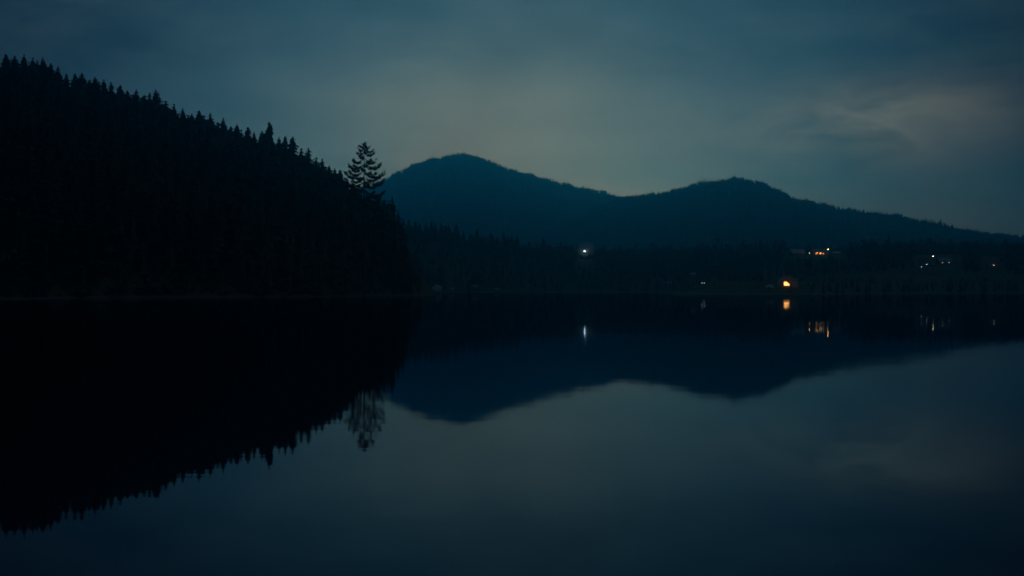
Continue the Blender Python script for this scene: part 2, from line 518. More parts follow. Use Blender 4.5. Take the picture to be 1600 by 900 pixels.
def axis(lo, hi, fine_lo, fine_hi, step, grow, most):
    a = list(np.arange(fine_lo, fine_hi + .1, step)); s = step
    while a[-1] < hi:
        s = min(s * grow, most); a.append(a[-1] + s)
    s = step
    while a[0] > lo:
        s = min(s * grow, most); a.insert(0, a[0] - s)
    return np.array(a)

gx = axis(-2600, 3000, -330, 470, 7, 1.06, 42)
gy = axis(-420, 5100, -20, 1020, 7, 1.06, 42)
XX, YY = np.meshgrid(gx, gy)
GP = np.stack([XX.ravel(), YY.ravel()], 1)
GH, GI = ground(GP, True)
GV = np.column_stack([GP, GH])
nx, ny = len(gx), len(gy)
ii, jj = np.meshgrid(np.arange(nx - 1), np.arange(ny - 1))
q0 = (jj * nx + ii).ravel()
GF = np.stack([q0, q0 + 1, q0 + nx + 1, q0 + nx], 1)
fk = GI[GF].max(1)
def patch(name, keys, label, cat, mat='ground'):
    f = GF[np.isin(fk, keys)]
    used, inv = np.unique(f, return_inverse=True)
    o = link(name, mesh_np(name, GV[used], inv.reshape(f.shape), M[mat], True))
    return tag(o, label, cat, kind='structure')
patch('ground', [0, 2], 'dark meadow and forest ground around the lake shore', 'ground')
patch('near_hill', [1], 'steep black wooded slope falling to the water', 'hill', 'forest_floor')
patch('blue_hill', [3], 'hazy blue rounded hill standing farthest behind the lake', 'hill')
patch('dark_hill', [4], 'dark blue wooded hill with a long falling crest', 'hill')

lk = np.array([(-420, -30), (520, -30), (520, 860), (-420, 860)], float)
me = mesh_np('lake', np.column_stack([lk, np.zeros(4)]), [[0, 1, 2, 3]], M['water'])
tag(link('lake', me), 'still dark lake mirroring the hills and the sky', 'lake', kind='structure')

# ------------------------------------------------------------------ trees
def spruce_crown(r, tiers, per, slim, bare=.06, core=True, ragged=.3):
    """unit-height crown of drooping boughs; returns verts, tris"""
    V = []; T = []
    for k in range(tiers):
        f = (k + r.uniform(-.3, .3)) / tiers
        z = bare + (1 - bare) * min(.985, max(0, f)) ** .92
        rad = slim * (1 - z) ** .60 * (1 + r.uniform(-ragged, ragged * .8)) + .014
        n = max(4, int(per * (1 - .40 * z)))
        a0 = r.uniform(0, 6.3)
        for j in range(n):
            a = a0 + 6.283 * j / n + r.uniform(-.3, .3)
            ln = rad * r.uniform(.55, 1.2)
            ca, sa = math.cos(a), math.sin(a)
            dr = ln * r.uniform(.28, .55)
            w = ln * r.uniform(.26, .40)
            up = ln * r.uniform(.0, .16)
            i = len(V)
            P = lambda s, z_, side=0: (ca * s - sa * side, sa * s + ca * side, z_)
            V += [P(0, z + .02), P(ln * .55, z - dr * .55, w), P(ln, z - dr + up), P(ln * .6, z - dr * .6, -w),
                  P(ln * .35, z - dr * .6 - ln * r.uniform(.25, .5)), P(ln * .72, z - dr - ln * r.uniform(.12, .4)), P(ln * .52, z - dr * .55)]
            T += [(i, i + 1, i + 6), (i + 1, i + 2, i + 6), (i + 2, i + 3, i + 6), (i + 3, i, i + 6), (i, i + 4, i + 6), (i + 6, i + 5, i + 2)]
    if core:
        i = len(V); n = 6
        for k in range(n):
            a = 6.283 * k / n
            V.append((slim * .42 * math.cos(a), slim * .42 * math.sin(a), bare + .05))
        V += [(0, 0, .93), (0, 0, bare + .02)]
        for k in range(n):
            T += [(i + k, i + (k + 1) % n, i + n), (i + (k + 1) % n, i + k, i + n + 1)]
    return np.array(V), np.array(T)

def round_crown(r, n=26, slim=.3):
    """unit-height broadleaf crown of loose leaf clumps"""
    V = []; T = []
    for k in range(n):
        a = r.uniform(0, 6.3); u = r.uniform(-.9, 1); q = r.uniform(.55, 1) * math.sqrt(max(.05, 1 - u * u))
        c = np.array([math.cos(a) * q * slim, math.sin(a) * q * slim, .6 + .36 * u])
        s = slim * r.uniform(.3, .55)
        for _ in range(2):
            i = len(V)
            for _ in range(3):
                d = r.normal(size=3); d /= np.linalg.norm(d); V.append(tuple(c + s * d))
            T.append((i, i + 1, i + 2))
    i = len(V)
    V += [(-.03, 0, 0), (.03, 0, 0), (0, 0, .7), (0, -.03, 0), (0, .03, 0)]
    T += [(i, i + 1, i + 2), (i + 3, i + 4, i + 2)]
    return np.array(V), np.array(T)

def stamp(protos, pts, heights, r, which=None):
    """many trees as one mesh: each of them real geometry"""
    Vs = []; Ts = []; off = 0
    which = r.integers(0, len(protos), len(pts)) if which is None else which
    for k, (V, T) in enumerate(protos):
        sel = np.where(which == k)[0]
        if not len(sel): continue
        a = r.uniform(0, 6.283, len(sel)); h = heights[sel]
        wd = h * r.uniform(.85, 1.2, len(sel))
        x = V[None, :, 0] * wd[:, None]; y = V[None, :, 1] * wd[:, None]
        c, s = np.cos(a)[:, None], np.sin(a)[:, None]
        out_ = np.stack([x * c - y * s + pts[sel, 0][:, None], x * s + y * c + pts[sel, 1][:, None], V[None, :, 2] * h[:, None] + pts[sel, 2][:, None]], 2)
        Vs.append(out_.reshape(-1, 3))
        Ts.append((T[None] + (off + np.arange(len(sel)) * len(V))[:, None, None]).reshape(-1, 3))
        off += len(sel) * len(V)
    return np.concatenate(Vs), np.concatenate(Ts)

def trunk_mesh(name, r0=.016, top=.97):
    b_ = MB(); b_.tube([(0, 0, -.04), (0, 0, .02), (0, 0, .35), (0, 0, top)], [r0 * 1.25, r0, r0 * .7, r0 * .12], 7)
    me_ = bpy.data.meshes.new(name); me_.from_pydata(b_.v, [], b_.f); me_.materials.append(M['bark']); me_.update()
    return me_

r8 = np.random.default_rng(21)
FINE = []
SLIM = []
for k in range(14):
    SLIM.append(float(r8.uniform(.21, .36)))
    V, T = spruce_crown(r8, int(r8.integers(24, 32)), 11, SLIM[-1], ragged=float(r8.uniform(.30, .55)))
    lean = r8.normal(size=2) * .025
    V[:, :2] += lean * V[:, 2:3] ** 2
    FINE.append(mesh_np('spruce_crown', V, T, M['needles']))
TRUNK = trunk_mesh('spruce_trunk')
MID = [spruce_crown(r8, 10, 6, float(r8.uniform(.19, .29)), bare=.02) for _ in range(7)]
SMALL = [spruce_crown(r8, 6, 5, float(r8.uniform(.15, .24)), bare=.02) for _ in range(6)] + [round_crown(r8, 14)]
def cone_tree(r, slim):
    """small far spruce: three ragged skirts"""
    V = []; T = []
    for z0, z1, w in ((.02, .55, 1.0), (.28, .78, .72), (.52, 1.0, .46)):
        i = len(V); n = 7
        for k in range(n):
            a = 6.283 * k / n + r.uniform(-.3, .3); q = slim * w * r.uniform(.65, 1.25)
            V.append((q * math.cos(a), q * math.sin(a), z0 + r.uniform(-.05, .07)))
        V.append((r.uniform(-.02, .02), r.uniform(-.02, .02), z1))
        T += [(i + k, i + (k + 1) % n, i + n) for k in range(n)]
    return np.array(V), np.array(T)
TINY = [cone_tree(r8, float(r8.uniform(.20, .32))) for _ in range(6)] + [round_crown(r8, 16, .36)]

def tree(name, x, y, h, proto, label, group, rz, wide=1.0, reach=4.0):
    t_ = empty(name, (x, y, gz(x, y) - .02 * h), rz)
    wide = min(wide, reach / (SLIM[proto] * h))
    t_.scale = (h * wide, h * wide, h)
    link('trunk', TRUNK, t_)
    link('crown', FINE[proto], t_)
    return tag(t_, label, 'tree', group)

ORD = {}
_ones = ['', 'first', 'second', 'third', 'fourth', 'fifth', 'sixth', 'seventh', 'eighth', 'ninth', 'tenth', 'eleventh', 'twelfth', 'thirteenth',
         'fourteenth', 'fifteenth', 'sixteenth', 'seventeenth', 'eighteenth', 'nineteenth']
_tens = {20: ('twentieth', 'twenty'), 30: ('thirtieth', 'thirty'), 40: ('fortieth', 'forty'), 50: ('fiftieth', 'fifty'), 60: ('sixtieth', 'sixty')}
def ordinal(n):
    if n < 20: return _ones[n]
    t_ = n // 10 * 10
    return _tens[t_][0] if n == t_ else _tens[t_][1] + '-' + _ones[n % 10]

# --- the trees on the skyline of the near slope
LONE_PX = 569
skyline = []
for px, py in TIPS:
    k = np.argmin(np.abs(pix(NEAR[:, 0], NEAR[:, 1], NEAR[:, 2])[0] - px))
    D = NEAR[k, 1] + rng.uniform(-9, 9)
    x, y, zt = ray(px, py, D)
    h = zt - gz(x, y)
    h = max(h, 7)
    skyline.append((px, x, y, h))
left = sorted([s for s in skyline if s[0] < LONE_PX], key=lambda s: -s[0])
right = sorted([s for s in skyline if s[0] > LONE_PX], key=lambda s: s[0])
n_ind = 0
for side, word in ((left, 'up the slope'), (right, 'towards the water')):
    n = 0
    for px, x, y, h in side:
        n += 1
        nb = [q[3] for q in skyline if abs(q[0] - px) < 30]
        look = 'tall dark spruce' if h > np.mean(nb) + 1.0 else ('short dark spruce' if h < np.mean(nb) - 1.0 else 'dark spruce')
        lab = f'{look} on the near skyline, {ordinal(n)} {word} from the lone spruce'
        wide = .75 + .65 * rng.random()
        pk = int(rng.integers(0, 14))
        if px == 422: wide, pk = 1.1, int(np.argsort(SLIM)[9])
        tree('spruce_tree', x, y, h, pk, lab, 'spruces along the skyline of the near slope', rng.uniform(0, 6.28), wide, 3.4 if px > 560 else (5.0 if px == 422 else rng.uniform(3.6, 5.4))); n_ind += 1

# --- trees filling the near slope
def grid_points(x0, x1, y0, y1, step, r):
    a, b_ = np.meshgrid(np.arange(x0, x1, step), np.arange(y0, y1, step))
    p = np.stack([a.ravel(), b_.ravel()], 1)
    return p + r.uniform(-.42, .42, p.shape) * step

P = grid_points(-400, -30, 190, 560, 5.6, rng)
ke = rng.integers(10, len(NEAR) - 6, 420)
P = np.concatenate([P, NEAR[ke, :2] + rng.uniform(-9, 9, (420, 2))])
H, K = ground(P, True)
dl = lake_dist(P)
ok = (K <= 1) & (P[:, 0] < -.098 * P[:, 1] - 2) & (dl > 2) & (P[:, 0] / P[:, 1] > -.62)
P, H, dl = P[ok], H[ok], dl[ok]
hh = rng.uniform(11, 19, len(P)) * np.clip(.45 + dl / 30, .45, 1)
px, pt = pix(P[:, 0], P[:, 1], H + hh)
env = np.interp(px, tipx, tipy)
lim = env + 2 + rng.exponential(9, len(P))
zmax = CAM_Z - (lim - 450) / FPX * P[:, 1]
hh = np.minimum(hh, zmax - H)
LX, LY, LZ = ray(LONE_PX, 340, 382)
near_lone = (np.abs(px - LONE_PX) < 46) & (P[:, 1] < 455)
zcap = CAM_Z - (np.interp(px, [520, 545, 569, 600, 625], [270, 292, 318, 322, 335]) + rng.uniform(0, 14, len(P)) - 450) / FPX * P[:, 1]
hh = np.where(near_lone, np.minimum(hh, zcap - H), hh)
ok = (hh > 4.5) & (np.hypot(P[:, 0] - LX, P[:, 1] - LY) > 2.5)
P, H, hh, px = P[ok], H[ok], hh[ok], px[ok]
inview = (px > -15) & (P[:, 1] < 470)
size = np.where(inview, hh / P[:, 1], 0)
order = np.argsort(-size)
KNOLL_N = 44
take = order[:300 - n_ind - KNOLL_N - 4]
for k in take:
    tree('spruce_tree', P[k, 0], P[k, 1], hh[k], int(rng.integers(0, 14)), 'black spruce standing in the dark wood of the near slope below the skyline',
         'spruces in the dark wood of the near slope', rng.uniform(0, 6.28), .85 + .4 * rng.random())
rest = np.setdiff1d(np.arange(len(P)), take)
V, T = stamp(MID, np.column_stack([P[rest], H[rest] - .3]), hh[rest], rng)
tag(link('forest', mesh_np('forest', V, T, M['needles'])), 'black spruce forest covering the near slope', 'forest', kind='stuff')

U = grid_points(-330, -32, 200, 470, 3.2, rng)
du = lake_dist(U)
hu = ground(U)
ok = (du > 1.0) & (du < 34) & (U[:, 0] < -.098 * U[:, 1] + 3) & (U[:, 0] / U[:, 1] > -.6)
V, T = stamp([round_crown(r8, 20, .5) for _ in range(4)] + MID[:2], np.column_stack([U[ok], hu[ok] - .3]), rng.uniform(1.6, 5.0, int(ok.sum())), rng)
tag(link('undergrowth', mesh_np('undergrowth', V, T, M['needles'])), 'dark undergrowth along the water below the near slope', 'undergrowth', kind='stuff')

# --- lone spruce at the end of the slope, loose boughs with upturned ends
def lone_spruce():
    lz = gz(LX, LY) - .3
    top = ray(LONE_PX, 221, LY)[2]
    Ht = top - lz
    t_ = empty('lone_spruce', (LX, LY, lz), 0)
    r = np.random.default_rng(4)
    tr = MB()
    pts = [(0, 0, 0), (.05, 0, Ht * .3), (-.12, .05, Ht * .55), (-.05, 0, Ht * .8), (.1, 0, Ht - .3)]
    tr.tube(pts, [.46, .36, .25, .13, .03], 9)
    tr.build('trunk', M['bark'], t_, True)
    limbs = MB(); V = []; T = []
    def clump(c, d, s, n, flat=.55):
        for _ in range(n):
            i = len(V)
            o_ = c + r.normal(size=3) * s * np.array([.45, .45, .30])
            a = d + r.normal(size=3) * .7; a /= np.linalg.norm(a)
            b_ = np.cross(a, r.normal(size=3)); b_ /= np.linalg.norm(b_)
            V.extend([tuple(o_ - a * s * .5 + b_ * s * .16), tuple(o_ + a * s * .75), tuple(o_ - a * s * .4 - b_ * s * .2)]); T.append((i, i + 1, i + 2))
    def bough(z, az, ln, drop, lift, dens=1.0):
        e = np.array([math.cos(az), math.sin(az), 0.])
        side = np.array([-e[1], e[0], 0.])
        bend = r.uniform(-.12, .12) * ln
        P_ = []
        for s in np.linspace(0, 1, 7):
            zz_ = z - drop * ln * math.sin(s * 2.0) / .91 * (1 if s < .8 else 1) + lift * ln * max(0, s - .55) ** 2 * 4
            P_.append(e * ln * s + side * bend * s * s + np.array([0, 0, zz_]))
        w = .035 + .016 * ln
        limbs.tube(P_, [w * (1 - .8 * s) for s in np.linspace(0, 1, 7)], 4, False)
        m_ = max(5, int(ln * 5.0 * dens))
        for k in range(m_):
            s = r.uniform(.22, 1.0) ** .7
            i = min(5, int(s * 6)); fr = s * 6 - i
            c = P_[i] * (1 - fr) + P_[i + 1] * fr
            d = P_[i + 1] - P_[i]; d /= np.linalg.norm(d)
            lat = r.uniform(-1, 1)
            reach = .20 * ln * (1 - abs(s - .55)) * lat
            c = c + side * reach + np.array([0, 0, -abs(reach) * .35 - r.uniform(0, .28)])
            clump(c, d * .8 + side * lat * .6 + np.array([0, 0, .15]), .37 + .040 * ln, 11)
        clump(P_[-1], d + np.array([0, 0, .5]), .55, 10)
    # the boughs that make its outline, both sides (depth below the top, length)
    for dep, ln in ((1.6, 1.6), (2.6, 1.9), (4.1, 2.4), (6.4, 3.7), (8.4, 5.2), (11.0, 6.5), (14.2, 4.2), (17.0, 4.6)):
        bough(Ht - dep + ln * .16, math.pi + r.uniform(-.2, .2), ln, .30, .34)
    for dep, ln in ((1.9, 1.8), (3.2, 2.9), (4.2, 3.4), (6.6, 4.1), (8.3, 5.7), (11.2, 7.0), (13.6, 6.8), (17.6, 6.8), (20, 5.5)):
        bough(Ht - dep + ln * .16, r.uniform(-.2, .2), ln, .28, .34)
    dep = .5; k = 0
    while dep < 23:
        ln = min(6.3, .45 + dep * .52) * r.uniform(.6, 1.0)
        bough(Ht - dep + ln * .12, 2.4 * k + r.uniform(-.3, .3), ln, r.uniform(.2, .34), r.uniform(.15, .35), .9)
        dep += .26 if dep < 3.2 else r.uniform(.42, .62); k += 1
    for z_ in np.linspace(Ht - 2.4, Ht - .15, 14):
        clump(np.array([0.06, 0, z_]), np.array([0, 0, 1.]), .5 * (1 - .6 * (z_ - Ht + 2.4) / 2.4), 9)
    limbs.build('branches', M['bark'], t_)
    link('crown', mesh_np('lone_crown', np.array(V), np.array(T), M['needles']), t_)
    tag(t_, 'lone taller spruce with loose open boughs against the pale sky', 'tree')
lone_spruce()

# ------------------------------------------------------------------ where lit things stand (kept clear of trees)
def on_ground(px_, py_, lift, D0, D1):
    """depth along a line of sight where it is LIFT metres above the ground"""
    Ds = np.linspace(D0, D1, 240)
    p = np.array([ray(px_, py_, D) for D in Ds])
    e = p[:, 2] - ground(p) - lift
    i = np.where((e[:-1] > 0) & (e[1:] <= 0))[0]
    k = i[0] if len(i) else int(np.argmin(np.abs(e)))
    return p[k]

CLEAR = [(1228, 1320, 398, 1150), (1432, 1498, 424, 1000), (1540, 1566, 424, 1000), (903, 920, 404, 1010), (1030, 1262, 456, 700), (737, 747, 362, 1300)]
HOMES = []

# --- wood across the bay: trees on the knoll one can tell apart, then the mass behind
kx = np.linspace(642, 936, KNOLL_N) + rng.uniform(-4, 4, KNOLL_N)
ks = []
for px_ in kx:
    py_ = np.interp(px_, [640, 660, 700, 720, 780, 830, 850, 900, 940], [338, 346, 346, 350, 360, 376, 372, 384, 398]) + rng.uniform(-3, 13)
    D = float(np.interp(px_, [640, 940], [872, 952])) + rng.uniform(-14, 14)
    x, y, zt = ray(px_, py_, D)
    if any(a - 4 < px_ < b_ + 4 and py_ < c + 4 for a, b_, c, _ in CLEAR[3:4]): continue
    ks.append((px_, x, y, max(8, zt - gz(x, y))))
for n, (px_, x, y, h) in enumerate(sorted(ks)):
    h = min(h, 21)
    tree('spruce_tree', x, y, h, int(rng.integers(0, 14)), f'dim blue spruce on the wooded knoll across the bay, {ordinal(n + 1)} from the near slope',
         'spruces along the knoll across the bay', rng.uniform(0, 6.28), .9 + .4 * rng.random())

def cap_height(P_, H_, h_):
    """trees in front of the lit places stay low, as the lights are seen over them"""
    px_, py_ = pix(P_[:, 0], P_[:, 1], H_ + h_)
    def lower(mask, lim):
        z = CAM_Z - (lim + rng.uniform(1, 9, len(P_)) - 450) / FPX * P_[:, 1]
        return np.where(mask & (py_ < lim), np.minimum(h_, z - H_), h_)
    for a, b_, c, D in CLEAR:
        h_ = lower((px_ > a - 6) & (px_ < b_ + 6) & (P_[:, 1] < D), c)
    h_ = lower((px_ > 1000) & (P_[:, 1] < 760), 430)
    return np.where((px_ > 1000) & (P_[:, 1] < 900), np.maximum(h_, rng.uniform(1.6, 3.4, len(P_))), h_)

def wood(name, P_, lo, hi, protos, label, sink=.4, extra=None, fn=None):
    H_ = ground(P_); d_ = lake_dist(P_)
    h_ = rng.uniform(lo, hi, len(P_)) * rng.uniform(.85, 1.1, len(P_))
    if fn is not None: h_ = h_ * fn(P_)
    h_ = cap_height(P_, H_, h_)
    ok_ = (d_ > 3) & (h_ > 1.5)
    for (hx, hy, hr) in HOMES: ok_ &= np.hypot(P_[:, 0] - hx, P_[:, 1] - hy) > hr
    if extra is not None: ok_ &= extra(P_, H_ + h_)
    P_, H_, h_ = P_[ok_], H_[ok_], h_[ok_]
    V_, T_ = stamp(protos, np.column_stack([P_, H_ - sink]), h_, rng)
    return tag(link(name, mesh_np(name, V_, T_, M['needles_far'])), label, 'forest', kind='stuff')

# ------------------------------------------------------------------ lamps, houses, car on the far shore
def street_lamp(px_, py_, pole, D0, D1, mat, label, r=.28, face=-1.0):
    p = on_ground(px_, py_, pole, D0, D1)
    x, y = p[0], p[1]; z = gz(x, y)
    HOMES.append((x, y, 3.5))
    t_ = empty('street_lamp', (x, y, z), 0)
    MB().tube([(0, 0, -.4), (0, 0, .25)], [.22, .20], 10).build('base', M['concrete'], t_)
    MB().tube([(0, 0, .2), (0, 0, pole * .5), (0, 0, pole + .35)], [.09, .075, .055], 8).build('pole', M['steel'], t_)
    MB().tube([(0, 0, pole + .3), (0, -.5, pole + .55), (0, -1.0, pole + .52)], [.05, .045, .04], 6).build('arm', M['steel'], t_)
    hd = MB().prism([(-.24, pole + .40), (.24, pole + .40), (.14, pole + .60), (-.14, pole + .60)], -1.75, -.95).build('lamp_head', M['steel'], t_)
    MB().ball((0, -1.35, pole + .22), r, 12, 8, .75).build('bulb', mat, hd, True)
    tag(t_, label, 'street lamp', 'lit lamps round the lake')
    return p

def garden_lamp(px_, py_, post, D0, D1, mat, label, r=.17):
    p = on_ground(px_, py_, post, D0, D1)
    x, y = p[0], p[1]; z = gz(x, y)
    HOMES.append((x, y, 2.5))
    t_ = empty('garden_lamp', (x, y, z), 0)
    MB().tube([(0, 0, -.3), (0, 0, .12)], [.14, .12], 8).build('base', M['concrete'], t_)
    MB().tube([(0, 0, .1), (0, 0, post - r * .9)], [.05, .04], 7).build('post', M['steel'], t_)
    MB().ball((0, 0, post), r, 10, 7).build('globe', mat, t_, True)
    MB().tube([(0, 0, post + r * .8), (0, 0, post + r * 1.3)], [r * .8, .02], 8).build('cap', M['steel'], t_)
    tag(t_, label, 'lamp', 'lit lamps round the lake')
    return p

def house(name, x, y, rz, w, d, hw, hr, wall, roof, label, wins, door=None, chimney=True, cat='house', sink=.6, over=.45):
    """gable house, ridge along x; wins: (x centre, sill height, width, height, material)"""
    z = min(gz(x + sx * w / 2, y + sy * d / 2) for sx in (-1, 1) for sy in (-1, 1))
    zt = max(gz(x, y), z)
    HOMES.append((x, y, w * .62 + 1))
    t_ = empty(name, (x, y, zt), rz)
    dn = zt - z + sink
    wl = MB()
    wl.box(-w / 2, w / 2, -d / 2, d / 2, -dn, hw)
    for s in (-1, 1):
        a = [(s * (w / 2 - .002), -d / 2, hw), (s * (w / 2 - .002), d / 2, hw), (s * (w / 2 - .002), 0, hw + hr)]
        wl.poly(a if s > 0 else a[::-1])
    wl.build('wall', M[wall], t_)
    sl = hr / (d / 2)
    rf = MB()
    for s in (-1, 1):
        e = d / 2 + over
        pts = [(0, hw + hr + .22), (0, hw + hr + .04), (s * e, hw - over * sl + .04), (s * e, hw - over * sl + .22)]
        i = len(rf.v)
        X0, X1 = -w / 2 - over, w / 2 + over
        rf.v += [(X0, q, zq) for q, zq in pts] + [(X1, q, zq) for q, zq in pts]
        rf.f += [[i, i + 1, i + 2, i + 3], [i + 4, i + 7, i + 6, i + 5], [i, i + 3, i + 7, i + 4], [i + 1, i + 5, i + 6, i + 2], [i + 3, i + 2, i + 6, i + 7]]
    ro = rf.build('roof', M[roof], t_)
    if chimney:
        cx = w * .22
        MB().box(cx - .35, cx + .35, d * .10, d * .10 + .6, hw + hr * .55, hw + hr + .8).build('chimney', M['concrete'], ro)
    for (cx, sill, ww, wh, mt) in wins:
        fr = MB()
        for (a0, a1, b0, b1) in ((cx - ww / 2 - .1, cx + ww / 2 + .1, sill + wh, sill + wh + .1), (cx - ww / 2 - .16, cx + ww / 2 + .16, sill - .1, sill),
                                 (cx - ww / 2 - .1, cx - ww / 2, sill, sill + wh), (cx + ww / 2, cx + ww / 2 + .1, sill, sill + wh), (cx - .03, cx + .03, sill, sill + wh)):
            fr.box(a0, a1, -d / 2 - .09, -d / 2 + .02, b0, b1)
        f = fr.build('window', M['white_paint'], t_)
        MB().box(cx - ww / 2, cx + ww / 2, -d / 2 - .035, -d / 2 + .01, sill, sill + wh).build('pane', M[mt], f)
    if door is not None:
        dr = MB().box(door - .48, door + .48, -d / 2 - .06, -d / 2 + .01, -.05, 2.05).build('door', M['wood'], t_)
        MB().ball((door + .36, -d / 2 - .1, 1.0), .05, 6, 4).build('handle', M['steel'], dr)
    tag(t_, label, cat)
    return t_

# white lamp in the wood across the bay
wp = street_lamp(913.5, 390, 7.0, 800, 1100, M['cool'], 'bright white street lamp shining among the trees across the bay', .34)

# leafy trees that catch its light
LEAVES = material('birch_leaves', (.085, .105, .050), .7, .3, 1.5, .2)
def birch(dx_, dy_, h, seed, label):
    r = np.random.default_rng(seed)
    x, y = wp[0] + dx_, wp[1] + dy_
    t_ = empty('birch_tree', (x, y, gz(x, y) - .2), r.uniform(0, 6.3))
    MB().tube([(0, 0, 0), (.15, .1, h * .4), (-.1, .2, h * .75), (0, 0, h * .95)], [.2, .15, .09, .02], 7).build('trunk', M['white_paint'], t_)
    n = 1500
    d = r.normal(size=(n, 3)); d /= np.linalg.norm(d, axis=1)[:, None]
    q = r.uniform(.35, 1, n) ** .5
    lump = 1 + .35 * np.sin(d[:, 0] * 5 + seed) * np.sin(d[:, 2] * 6 + 1)
    c = d * (q * lump)[:, None] * np.array([h * .24, h * .24, h * .36]) + np.array([0, 0, h * .6])
    a_ = r.normal(size=(n, 3, 3)) * .24
    link('crown', mesh_np('birch_crown', (c[:, None, :] + a_).reshape(-1, 3), np.arange(3 * n).reshape(-1, 3), LEAVES), t_)
    tag(t_, label, 'tree', 'leafy trees beside the white lamp')
birch(5.5, 2.0, 12, 1, 'leafy tree lit softly beside the white street lamp, taller one')
birch(4.0, -4.0, 6, 2, 'low leafy tree just below the white street lamp')
birch(-5.0, 5.0, 10, 3, 'leafy tree standing behind the white street lamp')

# hamlet on the slope with amber lights
a = on_ground(1284, 385, 1.7, 820, 1120)
HA = (a[0], a[1])
k = a[1] / FPX
house('house', a[0], a[1] + 4.2, R(-6), 13.5, 8, 2.9, 3.0, 'timber', 'roof_grey', 'dark timber house with a row of amber lit windows on the slope',
      [(-4.4, .9, .9, 1.1, 'amber_soft'), (-1.0, .9, 1.3, 1.3, 'amber_soft'), (1.9, .9, .9, 1.1, 'amber_soft'), (5.2, .9, .9, 1.1, 'glass')], door=3.7)
garden_lamp(1283, 384, 2.2, 800, a[1] - 1.5, M['amber'], 'amber lamp in front of the middle window of the amber lit house', .15)
street_lamp(1293, 379.5, 5.2, 800, 1120, M['amber'], 'brightest amber street lamp rising over the amber lit house', .34)
garden_lamp(1265, 386, 2.2, 800, 1120, M['amber'], 'small amber lamp at the downhill end of the amber light row', .19)
garden_lamp(1277, 384.2, 2.4, 800, 1120, M['amber'], 'small amber lamp at the first lit window of the hillside house', .16)
garden_lamp(1292.5, 387.5, 1.2, 800, 1120, M['amber'], 'low amber lamp just below the brightest amber street lamp', .13)
b_ = on_ground(1247, 385, 2.5, 820, 1120)
house('house', b_[0], b_[1] + 4, R(8), 12, 8, 2.6, 3.2, 'timber', 'roof_pale', 'unlit house with a pale metal roof beside the amber lights',
      [(-3.6, .9, 1, 1.1, 'glass'), (0, .9, 1, 1.1, 'glass'), (3.6, .9, 1, 1.1, 'glass')], door=1.9)
b_ = on_ground(1309, 387, 1.8, 820, 1120)
house('shed', b_[0], b_[1] + 3, R(-10), 5.5, 4, 2.1, 1.3, 'wood', 'roof_pale', 'small pale roofed shed uphill of the brightest amber lamp', [(1.3, .8, .7, .8, 'glass')], door=-1.2, chimney=False, cat='shed')

# hamlet farther along the shore
b_ = on_ground(1452, 411, 2.2, 640, 1000)
house('house', b_[0], b_[1] + 4, R(-14), 10.5, 7.5, 2.8, 3.0, 'timber', 'roof_dark', 'house lit by two greenish lamps at its front',
      [(-3.2, .9, 1, 1.2, 'glass'), (0, .9, 1, 1.2, 'glass'), (3.4, .9, 1, 1.2, 'glass')], door=1.7)
HC = b_[1]
street_lamp(1457, 401, 6.2, 620, 1000, M['warm'], 'warm white street lamp above the house with the greenish lamps', .24)
garden_lamp(1448, 413, 2.0, 620, HC - 2, M['green_white'], 'greenish white lamp in front of the house, brighter of two', .19)
garden_lamp(1440, 417, 1.8, 620, HC - 2, M['green_white'], 'dimmer greenish white lamp beside the brighter greenish lamp', .15)
b_ = on_ground(1478, 410, 2.2, 640, 1000)
house('house', b_[0], b_[1] + 4, R(-4), 8.5, 7, 2.7, 2.8, 'timber', 'roof_grey', 'dark house with a grey roof with two small warm lamps at its front',
      [(-2.4, .9, 1, 1.1, 'glass'), (2.6, .9, 1, 1.1, 'glass')], door=.2)
garden_lamp(1473, 409, 2.3, 620, b_[1] - 1, M['warm_dim'], 'small warm lamp at the lakeward corner of the dark house with a grey roof', .11)
garden_lamp(1483, 408.3, 2.5, 620, b_[1] - 1, M['warm_dim'], 'small warm lamp at the uphill corner of the dark house with a grey roof', .11)
b_ = on_ground(1556, 415, 2.0, 640, 1000)
house('house', b_[0], b_[1] + 4, R(-20), 9, 7, 2.7, 2.8, 'timber', 'roof_dark', 'solitary dark house with one small lamp, last along the shore',
      [(-2.6, .9, 1, 1.1, 'glass'), (2.4, .9, 1, 1.1, 'glass')], door=.1)
garden_lamp(1553, 413.7, 2.3, 620, b_[1] - 1, M['warm_dim'], 'small warm lamp in front of the solitary dark house', .14)
# faint lamp high on the knoll
street_lamp(742, 354, 6.0, 850, 1500, M['tiny'], 'faint tiny lamp high among the trees of the knoll', .2)

# boathouse on the point with its bright amber gable
b_ = on_ground(1229, 443, 1.5, 500, 700)
z = gz(b_[0], b_[1])
t_ = empty('boathouse', (b_[0], b_[1], z), 0)
HOMES.append((b_[0], b_[1] + 2, 7.5))
wl = MB(); wl.prism([(-2.6, -.9), (2.6, -.9), (2.6, 2.1), (-.7, 4.0), (-2.6, 2.5)], 0, 7).build('wall', M['wood'], t_)
for (xa, za, xb, zb) in ((-.7, 4.0, 3.1, 1.84), (-3.1, 2.12, -.7, 4.0)):
    MB().prism([(xa, za + .03), (xb, zb + .03), (xb, zb + .2), (xa, za + .2)], -.55, 7.5).build('roof', M['roof_dark'], t_)
lit = MB().prism([(-1.25, .55), (1.35, .55), (1.35, 1.25), (-.1, 2.35), (-1.25, 2.35)], -.04, .01).build('lit_window', M['amber_window'], t_)
fr = MB()
fr.box(-1.4, 1.5, -.09, .0, .42, .55); fr.box(-1.4, -1.25, -.09, 0, .55, 2.5); fr.box(1.35, 1.5, -.09, 0, .55, 1.3); fr.box(-1.25, -.1, -.09, 0, 2.35, 2.5)
